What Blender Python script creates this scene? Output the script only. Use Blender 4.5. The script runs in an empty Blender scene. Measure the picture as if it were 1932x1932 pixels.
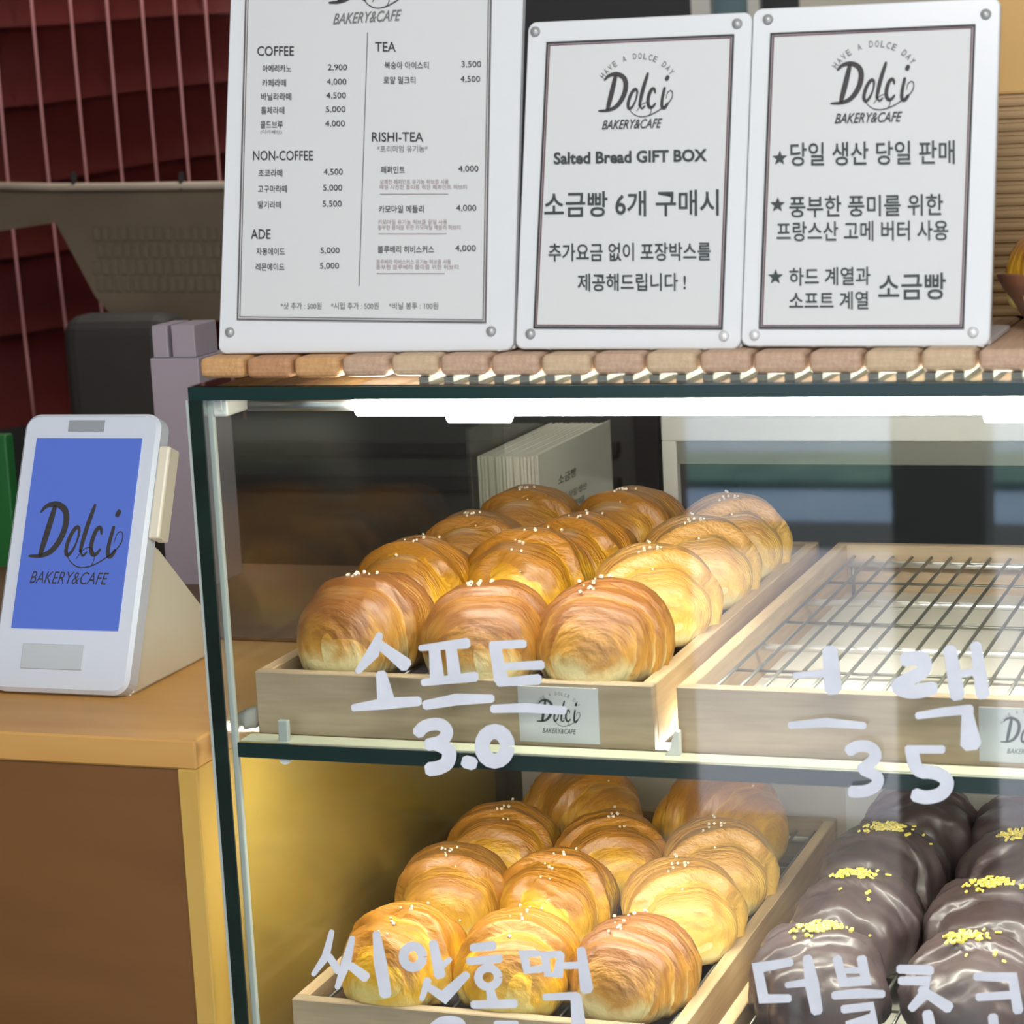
import bpy, bmesh, math, random
from mathutils import Vector, Matrix, noise
S = bpy.context.scene
C = S.collection
random.seed(7)

# ------------------------------------------------------------------ camera, light, exposure
F = 4700.0
R = [[0.9398601310909313, 0.05179760820840941, 0.3376091553403514],
     [0.011340621288625348, 0.9831568827829898, -0.1824114419251766],
     [-0.34137124116498946, 0.17526993929456988, 0.9234425396770242]]
CAM = Vector((0.78578016, -1.54958622, 1.51980707))
# columns of R are world right, world down and world depth seen in (right, down, forward) camera axes
def w2(row):
    return Vector((R[row][0], R[row][2], -R[row][1]))
cam_d = bpy.data.cameras.new('camera')
cam = bpy.data.objects.new('camera', cam_d)
C.objects.link(cam)
rx, dn, fw = w2(0), w2(1), w2(2)
m = Matrix((rx, -dn, -fw)).transposed().to_4x4()
m.translation = CAM
cam.matrix_world = m
cam_d.sensor_width = 36
cam_d.lens = F / 1932 * 36
cam_d.clip_start = 0.05
cam_d.dof.use_dof = True
cam_d.dof.focus_distance = 1.95
cam_d.dof.aperture_fstop = 13
S.camera = cam

S.view_settings.view_transform = 'Standard'
S.view_settings.look = 'None'
S.view_settings.gamma = 1
S.view_settings.use_curve_mapping = False
S.view_settings.exposure = 0.0
S.cycles.max_bounces = 8
S.cycles.transparent_max_bounces = 16
S.cycles.sample_clamp_indirect = 6
S.cycles.caustics_reflective = False
S.cycles.caustics_refractive = False

world = bpy.data.worlds.new('world')
S.world = world
world.use_nodes = True
bg = world.node_tree.nodes['Background']
bg.inputs[0].default_value = (0.87, 0.94, 1.0, 1)
bg.inputs[1].default_value = 2.4
TUBE = 58.0
STRIP = 85.0

def lamp(name, kind, loc, energy, color=(1, 1, 1), size=1.0, sizey=None, target=None, angle=0.02):
    d = bpy.data.lights.new(name, kind)
    d.energy = energy
    d.color = color
    if kind == 'AREA':
        d.size = size
        if sizey:
            d.shape = 'RECTANGLE'; d.size_y = sizey
    if kind == 'SUN':
        d.angle = angle
    o = bpy.data.objects.new(name, d)
    C.objects.link(o)
    o.location = loc
    if target is not None:
        o.rotation_euler = (Vector(target) - Vector(loc)).to_track_quat('-Z', 'Y').to_euler()
    return o
lamp('sun', 'SUN', (1, -12, 14), 11.0, (1, .97, .92), target=(0, -8, 0))
lamp('added_front_fill', 'AREA', (0.6, -1.6, 2.74), 40, (1, .96, .90), 1.2, .6, target=(0.6, -.6, 0))  # added unseen area light, fills the signs and counter from the front
lamp('added_back_fill', 'AREA', (-0.6, 1.6, 2.74), 13, (1, .93, .84), 1.2, .4, target=(-0.6, 1.6, 0))  # added unseen area light, fills the background

# ------------------------------------------------------------------ pixel helpers
def ray(x, y):
    c = ((x - 966) / F, (y - 966) / F, 1.0)
    return rx * c[0] + dn * c[1] + fw * c[2]
def at(x, y, Y):
    r = ray(x, y); return CAM + r * ((Y - CAM.y) / r.y)
def atz(x, y, Z):
    r = ray(x, y); return CAM + r * ((Z - CAM.z) / r.z)

# ------------------------------------------------------------------ materials
def mat(name, col, rough=.5, metal=0, spec=.5, col2=None, nscale=20, stretch=(1, 1, 1), bump=0, bscale=None, coat=0, detail=4, emit=None, estr=0, lo=.35, hi=.65):
    M = bpy.data.materials.new(name)
    M.use_nodes = True
    nt = M.node_tree
    p = nt.nodes['Principled BSDF']
    p.inputs['Base Color'].default_value = (*col, 1)
    p.inputs['Roughness'].default_value = rough
    p.inputs['Metallic'].default_value = metal
    p.inputs['Specular IOR Level'].default_value = spec
    p.inputs['Coat Weight'].default_value = coat
    p.inputs['Coat Roughness'].default_value = .15
    if col2 or bump:
        tc = nt.nodes.new('ShaderNodeTexCoord')
        mp = nt.nodes.new('ShaderNodeMapping')
        mp.inputs['Scale'].default_value = stretch
        n = nt.nodes.new('ShaderNodeTexNoise')
        n.inputs['Scale'].default_value = nscale
        n.inputs['Detail'].default_value = detail
        nt.links.new(tc.outputs['Object'], mp.inputs[0])
        nt.links.new(mp.outputs[0], n.inputs['Vector'])
        if col2:
            r = nt.nodes.new('ShaderNodeValToRGB')
            r.color_ramp.elements[0].position = lo
            r.color_ramp.elements[1].position = hi
            r.color_ramp.elements[0].color = (*col, 1)
            r.color_ramp.elements[1].color = (*col2, 1)
            nt.links.new(n.outputs['Fac'], r.inputs[0])
            nt.links.new(r.outputs[0], p.inputs['Base Color'])
        if bump:
            b = nt.nodes.new('ShaderNodeBump')
            b.inputs['Strength'].default_value = bump
            b.inputs['Distance'].default_value = .002
            n2 = n
            if bscale:
                n2 = nt.nodes.new('ShaderNodeTexNoise')
                n2.inputs['Scale'].default_value = bscale
                nt.links.new(mp.outputs[0], n2.inputs['Vector'])
            nt.links.new(n2.outputs['Fac'], b.inputs['Height'])
            nt.links.new(b.outputs[0], p.inputs['Normal'])
    if emit:
        p.inputs['Emission Color'].default_value = (*emit, 1)
        p.inputs['Emission Strength'].default_value = estr
    return M

def glass_mat(name, tint, refl=1.0, ior=1.5, rough=.02):
    M = bpy.data.materials.new(name)
    M.use_nodes = True
    nt = M.node_tree
    nt.nodes.clear()
    out = nt.nodes.new('ShaderNodeOutputMaterial')
    mix = nt.nodes.new('ShaderNodeMixShader')
    fr = nt.nodes.new('ShaderNodeFresnel')
    geo = nt.nodes.new('ShaderNodeNewGeometry')   # same reflectance on both faces of the sheet
    mr = nt.nodes.new('ShaderNodeMapRange'); mr.inputs[3].default_value = ior; mr.inputs[4].default_value = 1 / ior
    nt.links.new(geo.outputs['Backfacing'], mr.inputs[0]); nt.links.new(mr.outputs[0], fr.inputs[0])
    tr = nt.nodes.new('ShaderNodeBsdfTransparent'); tr.inputs[0].default_value = (*tint, 1)
    gl = nt.nodes.new('ShaderNodeBsdfGlossy'); gl.inputs['Roughness'].default_value = rough
    gl.inputs[0].default_value = (refl, refl, refl, 1)
    nt.links.new(fr.outputs[0], mix.inputs[0])
    nt.links.new(tr.outputs[0], mix.inputs[1])
    nt.links.new(gl.outputs[0], mix.inputs[2])
    nt.links.new(mix.outputs[0], out.inputs[0])
    return M

def bread_mat(name, cream, gold, brown):
    """golden crust: browning follows the rolled layers (UV.x) and height, streaks run along the layers"""
    M = bpy.data.materials.new(name)
    M.use_nodes = True
    nt = M.node_tree
    L = nt.links.new
    p = nt.nodes['Principled BSDF']
    uv = nt.nodes.new('ShaderNodeUVMap')
    tc = nt.nodes.new('ShaderNodeTexCoord')
    mp = nt.nodes.new('ShaderNodeMapping'); mp.inputs['Scale'].default_value = (1, 4.2, 1)
    L(tc.outputs['Object'], mp.inputs[0])
    n = nt.nodes.new('ShaderNodeTexNoise'); n.inputs['Scale'].default_value = 42; n.inputs['Detail'].default_value = 6; n.inputs['Distortion'].default_value = .5
    L(mp.outputs[0], n.inputs['Vector'])
    sp = nt.nodes.new('ShaderNodeSeparateXYZ'); L(uv.outputs[0], sp.inputs[0])
    fr = nt.nodes.new('ShaderNodeMath'); fr.operation = 'FRACT'; L(sp.outputs[0], fr.inputs[0])
    oz = nt.nodes.new('ShaderNodeSeparateXYZ'); L(tc.outputs['Object'], oz.inputs[0])
    hz = nt.nodes.new('ShaderNodeMapRange'); hz.inputs[1].default_value = .006; hz.inputs[2].default_value = .052
    L(oz.outputs[2], hz.inputs[0])
    n3 = nt.nodes.new('ShaderNodeTexNoise'); n3.inputs['Scale'].default_value = 28; L(tc.outputs['Object'], n3.inputs['Vector'])
    # value = .45*height + .28*frac + .35*streak + .3*blotch
    def mul(a, k):
        x = nt.nodes.new('ShaderNodeMath'); x.operation = 'MULTIPLY'; L(a, x.inputs[0]); x.inputs[1].default_value = k; return x.outputs[0]
    def add(a, b):
        x = nt.nodes.new('ShaderNodeMath'); x.operation = 'ADD'; L(a, x.inputs[0]); L(b, x.inputs[1]); return x.outputs[0]
    v = add(add(mul(hz.outputs[0], .50), mul(fr.outputs[0], .16)), add(mul(n.outputs['Fac'], .36), mul(n3.outputs['Fac'], .40)))
    r = nt.nodes.new('ShaderNodeValToRGB')
    e = r.color_ramp.elements
    e[0].position = .50; e[0].color = (*cream, 1)
    e[1].position = .91; e[1].color = (*brown, 1)
    k = e.new(.66); k.color = (*gold, 1)
    L(v, r.inputs[0])
    # underside baked darker brown ring
    ub = nt.nodes.new('ShaderNodeMapRange'); ub.inputs[1].default_value = .007; ub.inputs[2].default_value = .0
    L(oz.outputs[2], ub.inputs[0])
    mx = nt.nodes.new('ShaderNodeMix'); mx.data_type = 'RGBA'
    L(mul(ub.outputs[0], .8), mx.inputs[0]); L(r.outputs[0], mx.inputs[6]); mx.inputs[7].default_value = (*brown, 1)
    L(mx.outputs[2], p.inputs['Base Color'])
    p.inputs['Roughness'].default_value = .42
    p.inputs['Coat Weight'].default_value = .35
    p.inputs['Coat Roughness'].default_value = .30
    p.inputs['Subsurface Weight'].default_value = .0
    b = nt.nodes.new('ShaderNodeBump'); b.inputs['Strength'].default_value = .9; b.inputs['Distance'].default_value = .003
    n4 = nt.nodes.new('ShaderNodeTexNoise'); n4.inputs['Scale'].default_value = 75; n4.inputs['Detail'].default_value = 5
    L(mp.outputs[0], n4.inputs['Vector'])
    L(n4.outputs['Fac'], b.inputs['Height']); L(b.outputs[0], p.inputs['Normal'])
    return M

M = {}
M['glass'] = glass_mat('clear_glass', (.975, .99, .98), .95)
M['side_glass'] = glass_mat('side_glass', (.95, .97, .95), .9, 1.5, .13)
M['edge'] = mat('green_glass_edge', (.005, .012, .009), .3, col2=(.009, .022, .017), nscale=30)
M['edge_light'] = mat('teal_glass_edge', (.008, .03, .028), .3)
M['rail'] = mat('edge_glow_strip', (.50, .52, .38), .5)  # pale colour imitates light caught in the shelf's glass edge
M['bead'] = mat('silicone_bead', (.42, .46, .42), .4)
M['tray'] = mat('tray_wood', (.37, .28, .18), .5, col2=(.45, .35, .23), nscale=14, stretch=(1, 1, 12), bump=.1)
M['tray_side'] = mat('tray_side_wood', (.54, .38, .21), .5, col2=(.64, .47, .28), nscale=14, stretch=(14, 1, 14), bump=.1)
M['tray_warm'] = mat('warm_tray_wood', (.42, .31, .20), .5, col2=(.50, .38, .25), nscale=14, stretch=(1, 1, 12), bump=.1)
M['liner'] = mat('cream_liner', (.82, .77, .66), .6, col2=(.88, .84, .74), nscale=18, bump=.5, bscale=30)
M['mat_dark'] = mat('dark_liner', (.055, .05, .06), .45, col2=(.09, .085, .10), nscale=80)
M['wire'] = mat('rack_wire', (.22, .22, .19), .35, .7)
M['bar'] = mat('rack_bar', (.97, .97, .95), .36, .8)
M['bread1'] = bread_mat('crust_golden', (.84, .66, .22), (.88, .48, .022), (.42, .17, .014))
M['bread2'] = bread_mat('crust_brown', (.80, .66, .32), (.56, .275, .045), (.26, .095, .018))
M['bread4'] = bread_mat('crust_orange', (.82, .62, .22), (.74, .40, .04), (.40, .165, .02))
M['bread3'] = bread_mat('crust_pale', (.86, .70, .32), (.86, .55, .11), (.54, .27, .055))
M['salt'] = mat('salt', (.85, .74, .58), .3)
M['choc'] = mat('chocolate_glaze', (.055, .036, .037), .42, col2=(.075, .050, .050), nscale=12, bump=.35, bscale=28, coat=.25)
M['pist'] = mat('pistachio', (.80, .62, .05), .5, col2=(.82, .72, .25), nscale=300)
M['paint'] = mat('white_marker', (.66, .68, .74), .6, col2=(.74, .76, .82), nscale=40)
M['acryl'] = mat('white_acrylic', (.70, .71, .715), .25)
M['paper'] = mat('printed_paper', (.62, .625, .61), .5)
M['ink'] = mat('dark_ink', (.035, .03, .03), .6)
M['ink_g'] = mat('green_black_ink', (.03, .045, .04), .6)
M['ink_s'] = mat('grey_ink', (.17, .165, .16), .6)
M['ink_r'] = mat('faded_red_ink', (.36, .25, .26), .6)
M['maroon'] = mat('maroon_line', (.16, .06, .07), .6)
M['greyline'] = mat('grey_line', (.12, .10, .10), .6)
M['screw'] = mat('screw_cap', (.42, .42, .41), .35, .3)
M['screw_l'] = mat('pale_screw_cap', (.75, .75, .74), .3, .2)
M['slat'] = [mat('slat_orange', (.52, .27, .10), .6, col2=(.62, .35, .15), nscale=10, stretch=(30, 1, 30), bump=.2),
             mat('slat_red', (.42, .20, .09), .6, col2=(.52, .27, .13), nscale=10, stretch=(30, 1, 30), bump=.2),
             mat('slat_tan', (.52, .36, .22), .6, col2=(.60, .44, .28), nscale=10, stretch=(30, 1, 30), bump=.2),
             mat('slat_pink', (.46, .29, .19), .6, col2=(.55, .37, .25), nscale=10, stretch=(30, 1, 30), bump=.2)]
M['plastic_w'] = mat('white_plastic', (.78, .78, .72), .4)
M['gridp'] = mat('pale_grid', (.17, .175, .15), .6)
M['tube'] = mat('led_tube', (1, 1, 1), .4, emit=(.98, .96, .86), estr=TUBE)
M['strip'] = mat('led_strip', (1, 1, 1), .4, emit=(.98, .96, .85), estr=STRIP)
M['metal'] = mat('brushed_rod', (.35, .37, .36), .35, .8)
M['rear'] = mat('rear_panel', (.66, .61, .52), .5)
M['rearw'] = mat('rear_white', (.80, .79, .76), .5)
M['frame'] = mat('rear_frame', (.62, .60, .55), .45)
M['olive'] = mat('olive_rail', (.16, .16, .13), .5)
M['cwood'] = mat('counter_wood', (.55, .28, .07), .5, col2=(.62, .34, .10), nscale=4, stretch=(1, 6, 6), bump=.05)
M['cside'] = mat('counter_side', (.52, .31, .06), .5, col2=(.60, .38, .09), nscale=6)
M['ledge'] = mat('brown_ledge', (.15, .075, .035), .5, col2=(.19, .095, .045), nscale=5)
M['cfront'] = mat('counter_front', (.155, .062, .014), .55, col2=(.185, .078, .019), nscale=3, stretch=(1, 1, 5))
M['kiosk'] = mat('kiosk_white', (.62, .66, .73), .35)
M['kiosk_b'] = mat('kiosk_cream', (.74, .68, .54), .4)
M['slotp'] = mat('slot_pale_grey', (.50, .53, .55), .4)
M['grey'] = mat('kiosk_grey', (.30, .32, .34), .4)
M['screen'] = mat('blue_screen', (.02, .03, .08), .2, emit=(.075, .13, .47), estr=1.0)
M['red'] = mat('dark_red_cloth', (.16, .018, .014), .6, col2=(.20, .026, .022), nscale=3)
M['cord'] = mat('pink_cord', (.75, .33, .32), .6)
M['rim'] = mat('pale_rim', (.50, .40, .30), .5)
M['brown'] = mat('taupe_weave', (.15, .105, .065), .7, col2=(.19, .14, .09), nscale=6)
M['brown2'] = mat('taupe_strip', (.17, .125, .085), .7)
M['dark'] = mat('dark_upholstery', (.035, .028, .026), .6, col2=(.05, .045, .04), nscale=4)
M['lilac'] = mat('pale_lilac', (.36, .31, .36), .5)
M['green'] = mat('green_sheet', (.015, .14, .03), .5)
M['wall'] = mat('grey_wall', (.10, .10, .10), .8, col2=(.12, .12, .115), nscale=2)
M['cab'] = mat('grey_cabinet', (.075, .078, .075), .6)
M['cab2'] = mat('dark_rail', (.03, .03, .032), .5)
M['slate'] = mat('slate_panel', (.045, .055, .055), .6)
M['teal'] = mat('teal_panel', (.12, .19, .21), .5)
M['creamw'] = mat('cream_wall', (.62, .58, .48), .7)
M['kraft'] = mat('kraft_board', (.60, .36, .12), .6)
M['kraft2'] = mat('kraft_ridges', (.40, .26, .12), .65, col2=(.46, .30, .15), nscale=8)
M['bowl'] = mat('dark_wood_bowl', (.16, .06, .03), .45, col2=(.24, .10, .05), nscale=10)
M['card'] = mat('cream_card', (.88, .84, .70), .55)
M['acr_clear'] = glass_mat('clear_holder', (.93, .95, .93), .9)
M['floor'] = mat('concrete_floor', (.16, .15, .14), .6, col2=(.22, .21, .20), nscale=3)
M['ceil'] = mat('ceiling_white', (.55, .54, .52), .8)
M['pave'] = mat('light_pavement', (.42, .42, .50), .8, col2=(.50, .50, .58), nscale=1.5)
M['road'] = mat('blue_grey_road', (.22, .34, .52), .8, col2=(.30, .42, .60), nscale=2)
M['kerb'] = mat('dark_kerb', (.04, .045, .05), .8)
M['grass'] = mat('grass_verge', (.05, .14, .13), .9, col2=(.12, .24, .20), nscale=5)
M['post'] = mat('black_post', (.012, .012, .013), .5)

# ------------------------------------------------------------------ mesh helpers
def link(name, me, m, parent=None):
    o = bpy.data.objects.new(name, me)
    C.objects.link(o)
    if m is not None and not me.materials:
        me.materials.append(m)
    if parent is not None:
        o.parent = parent
        pw = parent
        inv = Matrix.Identity(4)
        chain = []
        while pw:
            chain.append(pw); pw = pw.parent
    return o

def build(name, bm, m, parent=None, smooth=False):
    me = bpy.data.meshes.new(name)
    bm.normal_update()
    bm.to_mesh(me); bm.free()
    if smooth:
        for p in me.polygons: p.use_smooth = True
    return link(name, me, m, parent)

def tag(o, label, cat=None, group=None, kind=None):
    if label: o['label'] = label
    if cat: o['category'] = cat
    if group: o['group'] = group
    if kind: o['kind'] = kind
    return o

def thing(name, label, cat, loc=(0, 0, 0), rot=(0, 0, 0), group=None):
    o = bpy.data.objects.new(name, None)
    o.empty_display_size = .02
    C.objects.link(o)
    o.location = loc; o.rotation_euler = rot
    return tag(o, label, cat, group)

def box_bm(x0, x1, y0, y1, z0, z1, bev=0, seg=2, bm=None):
    b = bmesh.new()
    bmesh.ops.create_cube(b, size=1)
    for v in b.verts:
        v.co = Vector((x0 + (v.co.x + .5) * (x1 - x0), y0 + (v.co.y + .5) * (y1 - y0), z0 + (v.co.z + .5) * (z1 - z0)))
    if bev:
        bmesh.ops.bevel(b, geom=list(b.edges), offset=bev, segments=seg, affect='EDGES', profile=.5)
    if bm is None:
        return b
    me = bpy.data.meshes.new('t'); b.to_mesh(me); b.free(); bm.from_mesh(me); bpy.data.meshes.remove(me)
    return bm

def box(name, x0, x1, y0, y1, z0, z1, m, parent=None, bev=0, seg=2):
    return build(name, box_bm(x0, x1, y0, y1, z0, z1, bev, seg), m, parent)

def cyl_bm(p0, p1, r, n=12, bm=None, r2=None):
    p0, p1 = Vector(p0), Vector(p1)
    b = bmesh.new()
    d = p1 - p0
    bmesh.ops.create_cone(b, cap_ends=True, segments=n, radius1=r, radius2=r if r2 is None else r2, depth=d.length)
    q = d.to_track_quat('Z', 'Y').to_matrix().to_4x4()
    q.translation = (p0 + p1) / 2
    bmesh.ops.transform(b, matrix=q, verts=b.verts)
    if bm is None:
        return b
    me = bpy.data.meshes.new('t'); b.to_mesh(me); b.free(); bm.from_mesh(me); bpy.data.meshes.remove(me)
    return bm

def prism_bm(poly, axis, a, b_):
    """poly: 2-D outline; axis 'Y' -> (x,z) extruded along Y, 'X' -> (y,z) extruded along X"""
    b = bmesh.new()
    def P(p, t):
        return (p[0], t, p[1]) if axis == 'Y' else (t, p[0], p[1])
    lo = [b.verts.new(P(p, a)) for p in poly]
    hi = [b.verts.new(P(p, b_)) for p in poly]
    n = len(poly)
    b.faces.new(lo); b.faces.new(hi[::-1])
    for i in range(n):
        b.faces.new((lo[i], hi[i], hi[(i + 1) % n], lo[(i + 1) % n]))
    bmesh.ops.recalc_face_normals(b, faces=b.faces)
    return b

def sheet_bm(w, y0, y1, z0, z1, r, seg=6, ch=.0008):
    """upright sheet with rounded corners and a small chamfer on its front edge"""
    b = bmesh.new(); rings = []
    for y, k in ((y1, 0), (y0 + ch, 0), (y0, ch)):
        ring = []
        for cx, cz, a0 in ((w - r, z1 - r, 0), (-w + r, z1 - r, 90), (-w + r, z0 + r, 180), (w - r, z0 + r, 270)):
            for i in range(seg + 1):
                a = math.radians(a0 + 90 * i / seg)
                ring.append(b.verts.new((cx + (r - k) * math.cos(a), y, cz + (r - k) * math.sin(a))))
        rings.append(ring)
    n = len(rings[0])
    b.faces.new(rings[0]); b.faces.new(rings[-1][::-1])
    for p, q in zip(rings, rings[1:]):
        for i in range(n): b.faces.new((p[i], p[(i + 1) % n], q[(i + 1) % n], q[i]))
    bmesh.ops.recalc_face_normals(b, faces=b.faces)
    return b

def tube_bm(pts, r, n=8):
    """round rod through points"""
    b = bmesh.new()
    rings = []
    for i, p in enumerate(pts):
        p = Vector(p)
        d = (Vector(pts[min(i + 1, len(pts) - 1)]) - Vector(pts[max(i - 1, 0)])).normalized()
        u = d.orthogonal().normalized(); v = d.cross(u)
        rings.append([b.verts.new(p + (u * math.cos(a) + v * math.sin(a)) * r) for a in [2 * math.pi * k / n for k in range(n)]])
    for i in range(len(rings) - 1):
        # align ring
        for k in range(n):
            b.faces.new((rings[i][k], rings[i][(k + 1) % n], rings[i + 1][(k + 1) % n], rings[i + 1][k]))
    b.faces.new(rings[0][::-1]); b.faces.new(rings[-1])
    return b

def ribbon_bm(strokes, plane, bm=None, step=0.0):
    """strokes: list of (points2d, width or widths); plane(x, y)->3-D point. Width in the same 2-D units."""
    b = bm or bmesh.new()
    for pts, w in strokes:
        n = len(pts)
        ws = w if isinstance(w, (list, tuple)) else [w] * n
        L, Rr = [], []
        for i in range(n):
            a = pts[max(i - 1, 0)]; c = pts[min(i + 1, n - 1)]
            dx, dy = c[0] - a[0], c[1] - a[1]
            l = math.hypot(dx, dy) or 1
            nx, ny = -dy / l, dx / l
            # miter
            k = 1.0
            if 0 < i < n - 1:
                e = pts[i]; l1 = math.hypot(e[0] - a[0], e[1] - a[1]) or 1
                ex, ey = (e[0] - a[0]) / l1, (e[1] - a[1]) / l1
                k = 1 / max(.6, abs(nx * -ey + ny * ex))
            h = ws[i] / 2 * k
            L.append((pts[i][0] + nx * h, pts[i][1] + ny * h)); Rr.append((pts[i][0] - nx * h, pts[i][1] - ny * h))
        # slightly chamfered ends
        vl = [b.verts.new(plane(*p)) for p in L]; vr = [b.verts.new(plane(*p)) for p in Rr]
        for i in range(n - 1):
            b.faces.new((vl[i], vl[i + 1], vr[i + 1], vr[i]))
        for i in range(n):
            vl[i].co.y -= step * i; vr[i].co.y -= step * i
        if math.hypot(pts[0][0] - pts[-1][0], pts[0][1] - pts[-1][1]) < 1e-6: continue
        for idx, sgn in ((0, -1), (n - 1, 1)):
            a = pts[idx]; o = pts[1] if idx == 0 else pts[n - 2]
            dx, dy = a[0] - o[0], a[1] - o[1]; l = math.hypot(dx, dy) or 1
            h = ws[idx] * .28
            tx, ty = a[0] + dx / l * h, a[1] + dy / l * h
            nx, ny = -dy / l * ws[idx] * .27, dx / l * ws[idx] * .27
            q1 = b.verts.new(plane(tx + nx, ty + ny)); q2 = b.verts.new(plane(tx - nx, ty - ny))
            if idx == 0:
                b.faces.new((vr[0], vl[0], q2, q1)) if False else b.faces.new((vl[0], vr[0], q1, q2))
            else:
                b.faces.new((vl[-1], q1, q2, vr[-1]))
    return b

def smooth_pts(pts, it=2):
    for _ in range(it):
        q = [pts[0]]
        for a, c in zip(pts, pts[1:]):
            q += [(a[0] * .75 + c[0] * .25, a[1] * .75 + c[1] * .25), (a[0] * .25 + c[0] * .75, a[1] * .25 + c[1] * .75)]
        q.append(pts[-1]); pts = q
    return pts

_fc = {}
def text_shapes(keys):
    """letter outlines as unit-box meshes; one evaluation for many strings"""
    obs = []
    for key in keys:
        s, bold, shear = key
        cu = bpy.data.curves.new('t', 'FONT')
        cu.body = s; cu.size = 1; cu.offset = bold; cu.shear = shear; cu.resolution_u = 3
        o = bpy.data.objects.new('t', cu)
        C.objects.link(o); obs.append(o)
    dg = bpy.context.evaluated_depsgraph_get()
    dg.update()
    for key, o in zip(keys, obs):
        me = bpy.data.meshes.new_from_object(o.evaluated_get(dg))
        v = [(p.co.x, p.co.y) for p in me.vertices] or [(0, 0)]
        f = [tuple(p.vertices) for p in me.polygons]
        bpy.data.meshes.remove(me)
        x0 = min(a for a, _ in v); x1 = max(a for a, _ in v); y0 = min(b for _, b in v); y1 = max(b for _, b in v)
        v = [((a - x0) / max(x1 - x0, 1e-6), (b - y0) / max(y1 - y0, 1e-6)) for a, b in v]
        _fc[key] = (v, f)
    for o in obs: bpy.data.objects.remove(o)
def text_mesh(s, bold=0.0, shear=0.0):
    key = (s, bold, shear)
    if key not in _fc: text_shapes([key])
    return _fc[key]
text_shapes([(t, 0, 0.3) for t in ["BAKERY&CAFE"]] + [(t, 0.0, 0.0) for t in ["H", "A", "V", "E", "D", "O", "L", "C", "Y", "2,900", "4,000", "4,500", "5,000", "5,500", "3,500", "(디카페인)", "*프리미엄 유기농*", "상쾌한 페퍼민트 유기농 허브를 사용", "매일 시원한 풍미를 위한 페퍼민트 허브티", "카모마일 유기농 허브를 당일 사용", "풍부한 풍미를 위한 카모마일 메들리 허브티", "블루베리 히비스커스 유기농 허브를 사용", "풍부한 블루베리 풍미를 위한 허브티", "*샷 추가 : 500원", "*시럽 추가 : 500원", "*비닐 봉투 : 100원", "소금빵", "소금빵 당일 생산", "매일 풍부한 풍미를", "소프트 계열 소금빵", "하드 계열 소금빵"]] + [(t, 0.01, 0.35) for t in ["BAKERY&CAFE"]] + [(t, 0.005, 0) for t in ["COFFEE", "NON-COFFEE", "ADE", "TEA", "RISHI-TEA"]] + [(t, 0.004, 0) for t in ["아메리카노", "카페라떼", "바닐라라떼", "돌체라떼", "콜드브루", "초코라떼", "고구마라떼", "딸기라떼", "자몽에이드", "레몬에이드", "복숭아 아이스티", "로얄 밀크티", "페퍼민트", "카모마일 메들리", "블루베리 히비스커스"]] + [(t, 0.03, 0) for t in ["Salted Bread GIFT BOX"]] + [(t, 0.012, 0) for t in ["소금빵 6개 구매시", "추가요금 없이 포장박스를", "제공해드립니다 !"]] + [(t, 0.01, 0) for t in ["당일 생산 당일 판매", "풍부한 풍미를 위한", "프랑스산 고메 버터 사용", "하드 계열과", "소프트 계열", "소금빵"]])

def put_text(s, fn, m, parent, bold=0.0, shear=0.0, name='lettering'):
    """fn maps unit box (0..1, 0..1) to a 3-D local point"""
    v, f = text_mesh(s, bold, shear)
    me = bpy.data.meshes.new(name)
    me.from_pydata([fn(a, b) for a, b in v], [], f)
    return link(name, me, m, parent)

# brand mark strokes in a unit frame (x 0..1, y up)
def ell(cx, cy, a, b, sk=0, n=18, a0=0, a1=360):
    return [(cx + a * math.cos(math.radians(t)) + sk * b * math.sin(math.radians(t)), cy + b * math.sin(math.radians(t))) for t in [a0 + (a1 - a0) * i / n for i in range(n + 1)]]
def vary(pts, w0, w1):
    n = len(pts)
    return [w0 + (w1 - w0) * math.sin(math.pi * i / (n - 1)) for i in range(n)]
LOGO = []
def _ls(pts, w0, w1, it=2):
    p = smooth_pts(pts, it); LOGO.append((p, vary(p, w0 * .7, w1 * .68)))
_ls([(.13, .01), (.18, .24), (.23, .48)], .06, .10)
_ls([(.07, .42), (.13, .49), (.26, .51), (.38, .43), (.38, .24), (.28, .06), (.15, .0), (.00, .0)], .022, .10)
_ls(ell(.485, .15, .050, .135, .28, 16), .028, .065, 0)
_ls([(.585, .05), (.62, .26), (.69, .50)], .04, .075)
_ls([(.585, .07), (.62, .0), (.665, .05)], .022, .035)
_ls([(.805, .22), (.79, .29), (.74, .27), (.70, .14), (.715, .03), (.77, .02), (.815, .08)], .028, .07)
_ls([(.935, .29), (.905, .14), (.90, .03), (.94, .0), (.985, .07)], .05, .065)
_ls([(.955, .40), (.975, .44)], .075, .085, 0)
_ls([(.43, .06), (.47, -.04), (.60, -.11), (.76, -.08), (.93, .02), (1.05, .13), (1.05, .25), (.98, .24), (.96, .14)], .010, .020)
_ls([(.55, -.02), (.62, .08), (.71, .10), (.77, .0), (.73, -.09)], .010, .014)

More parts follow.
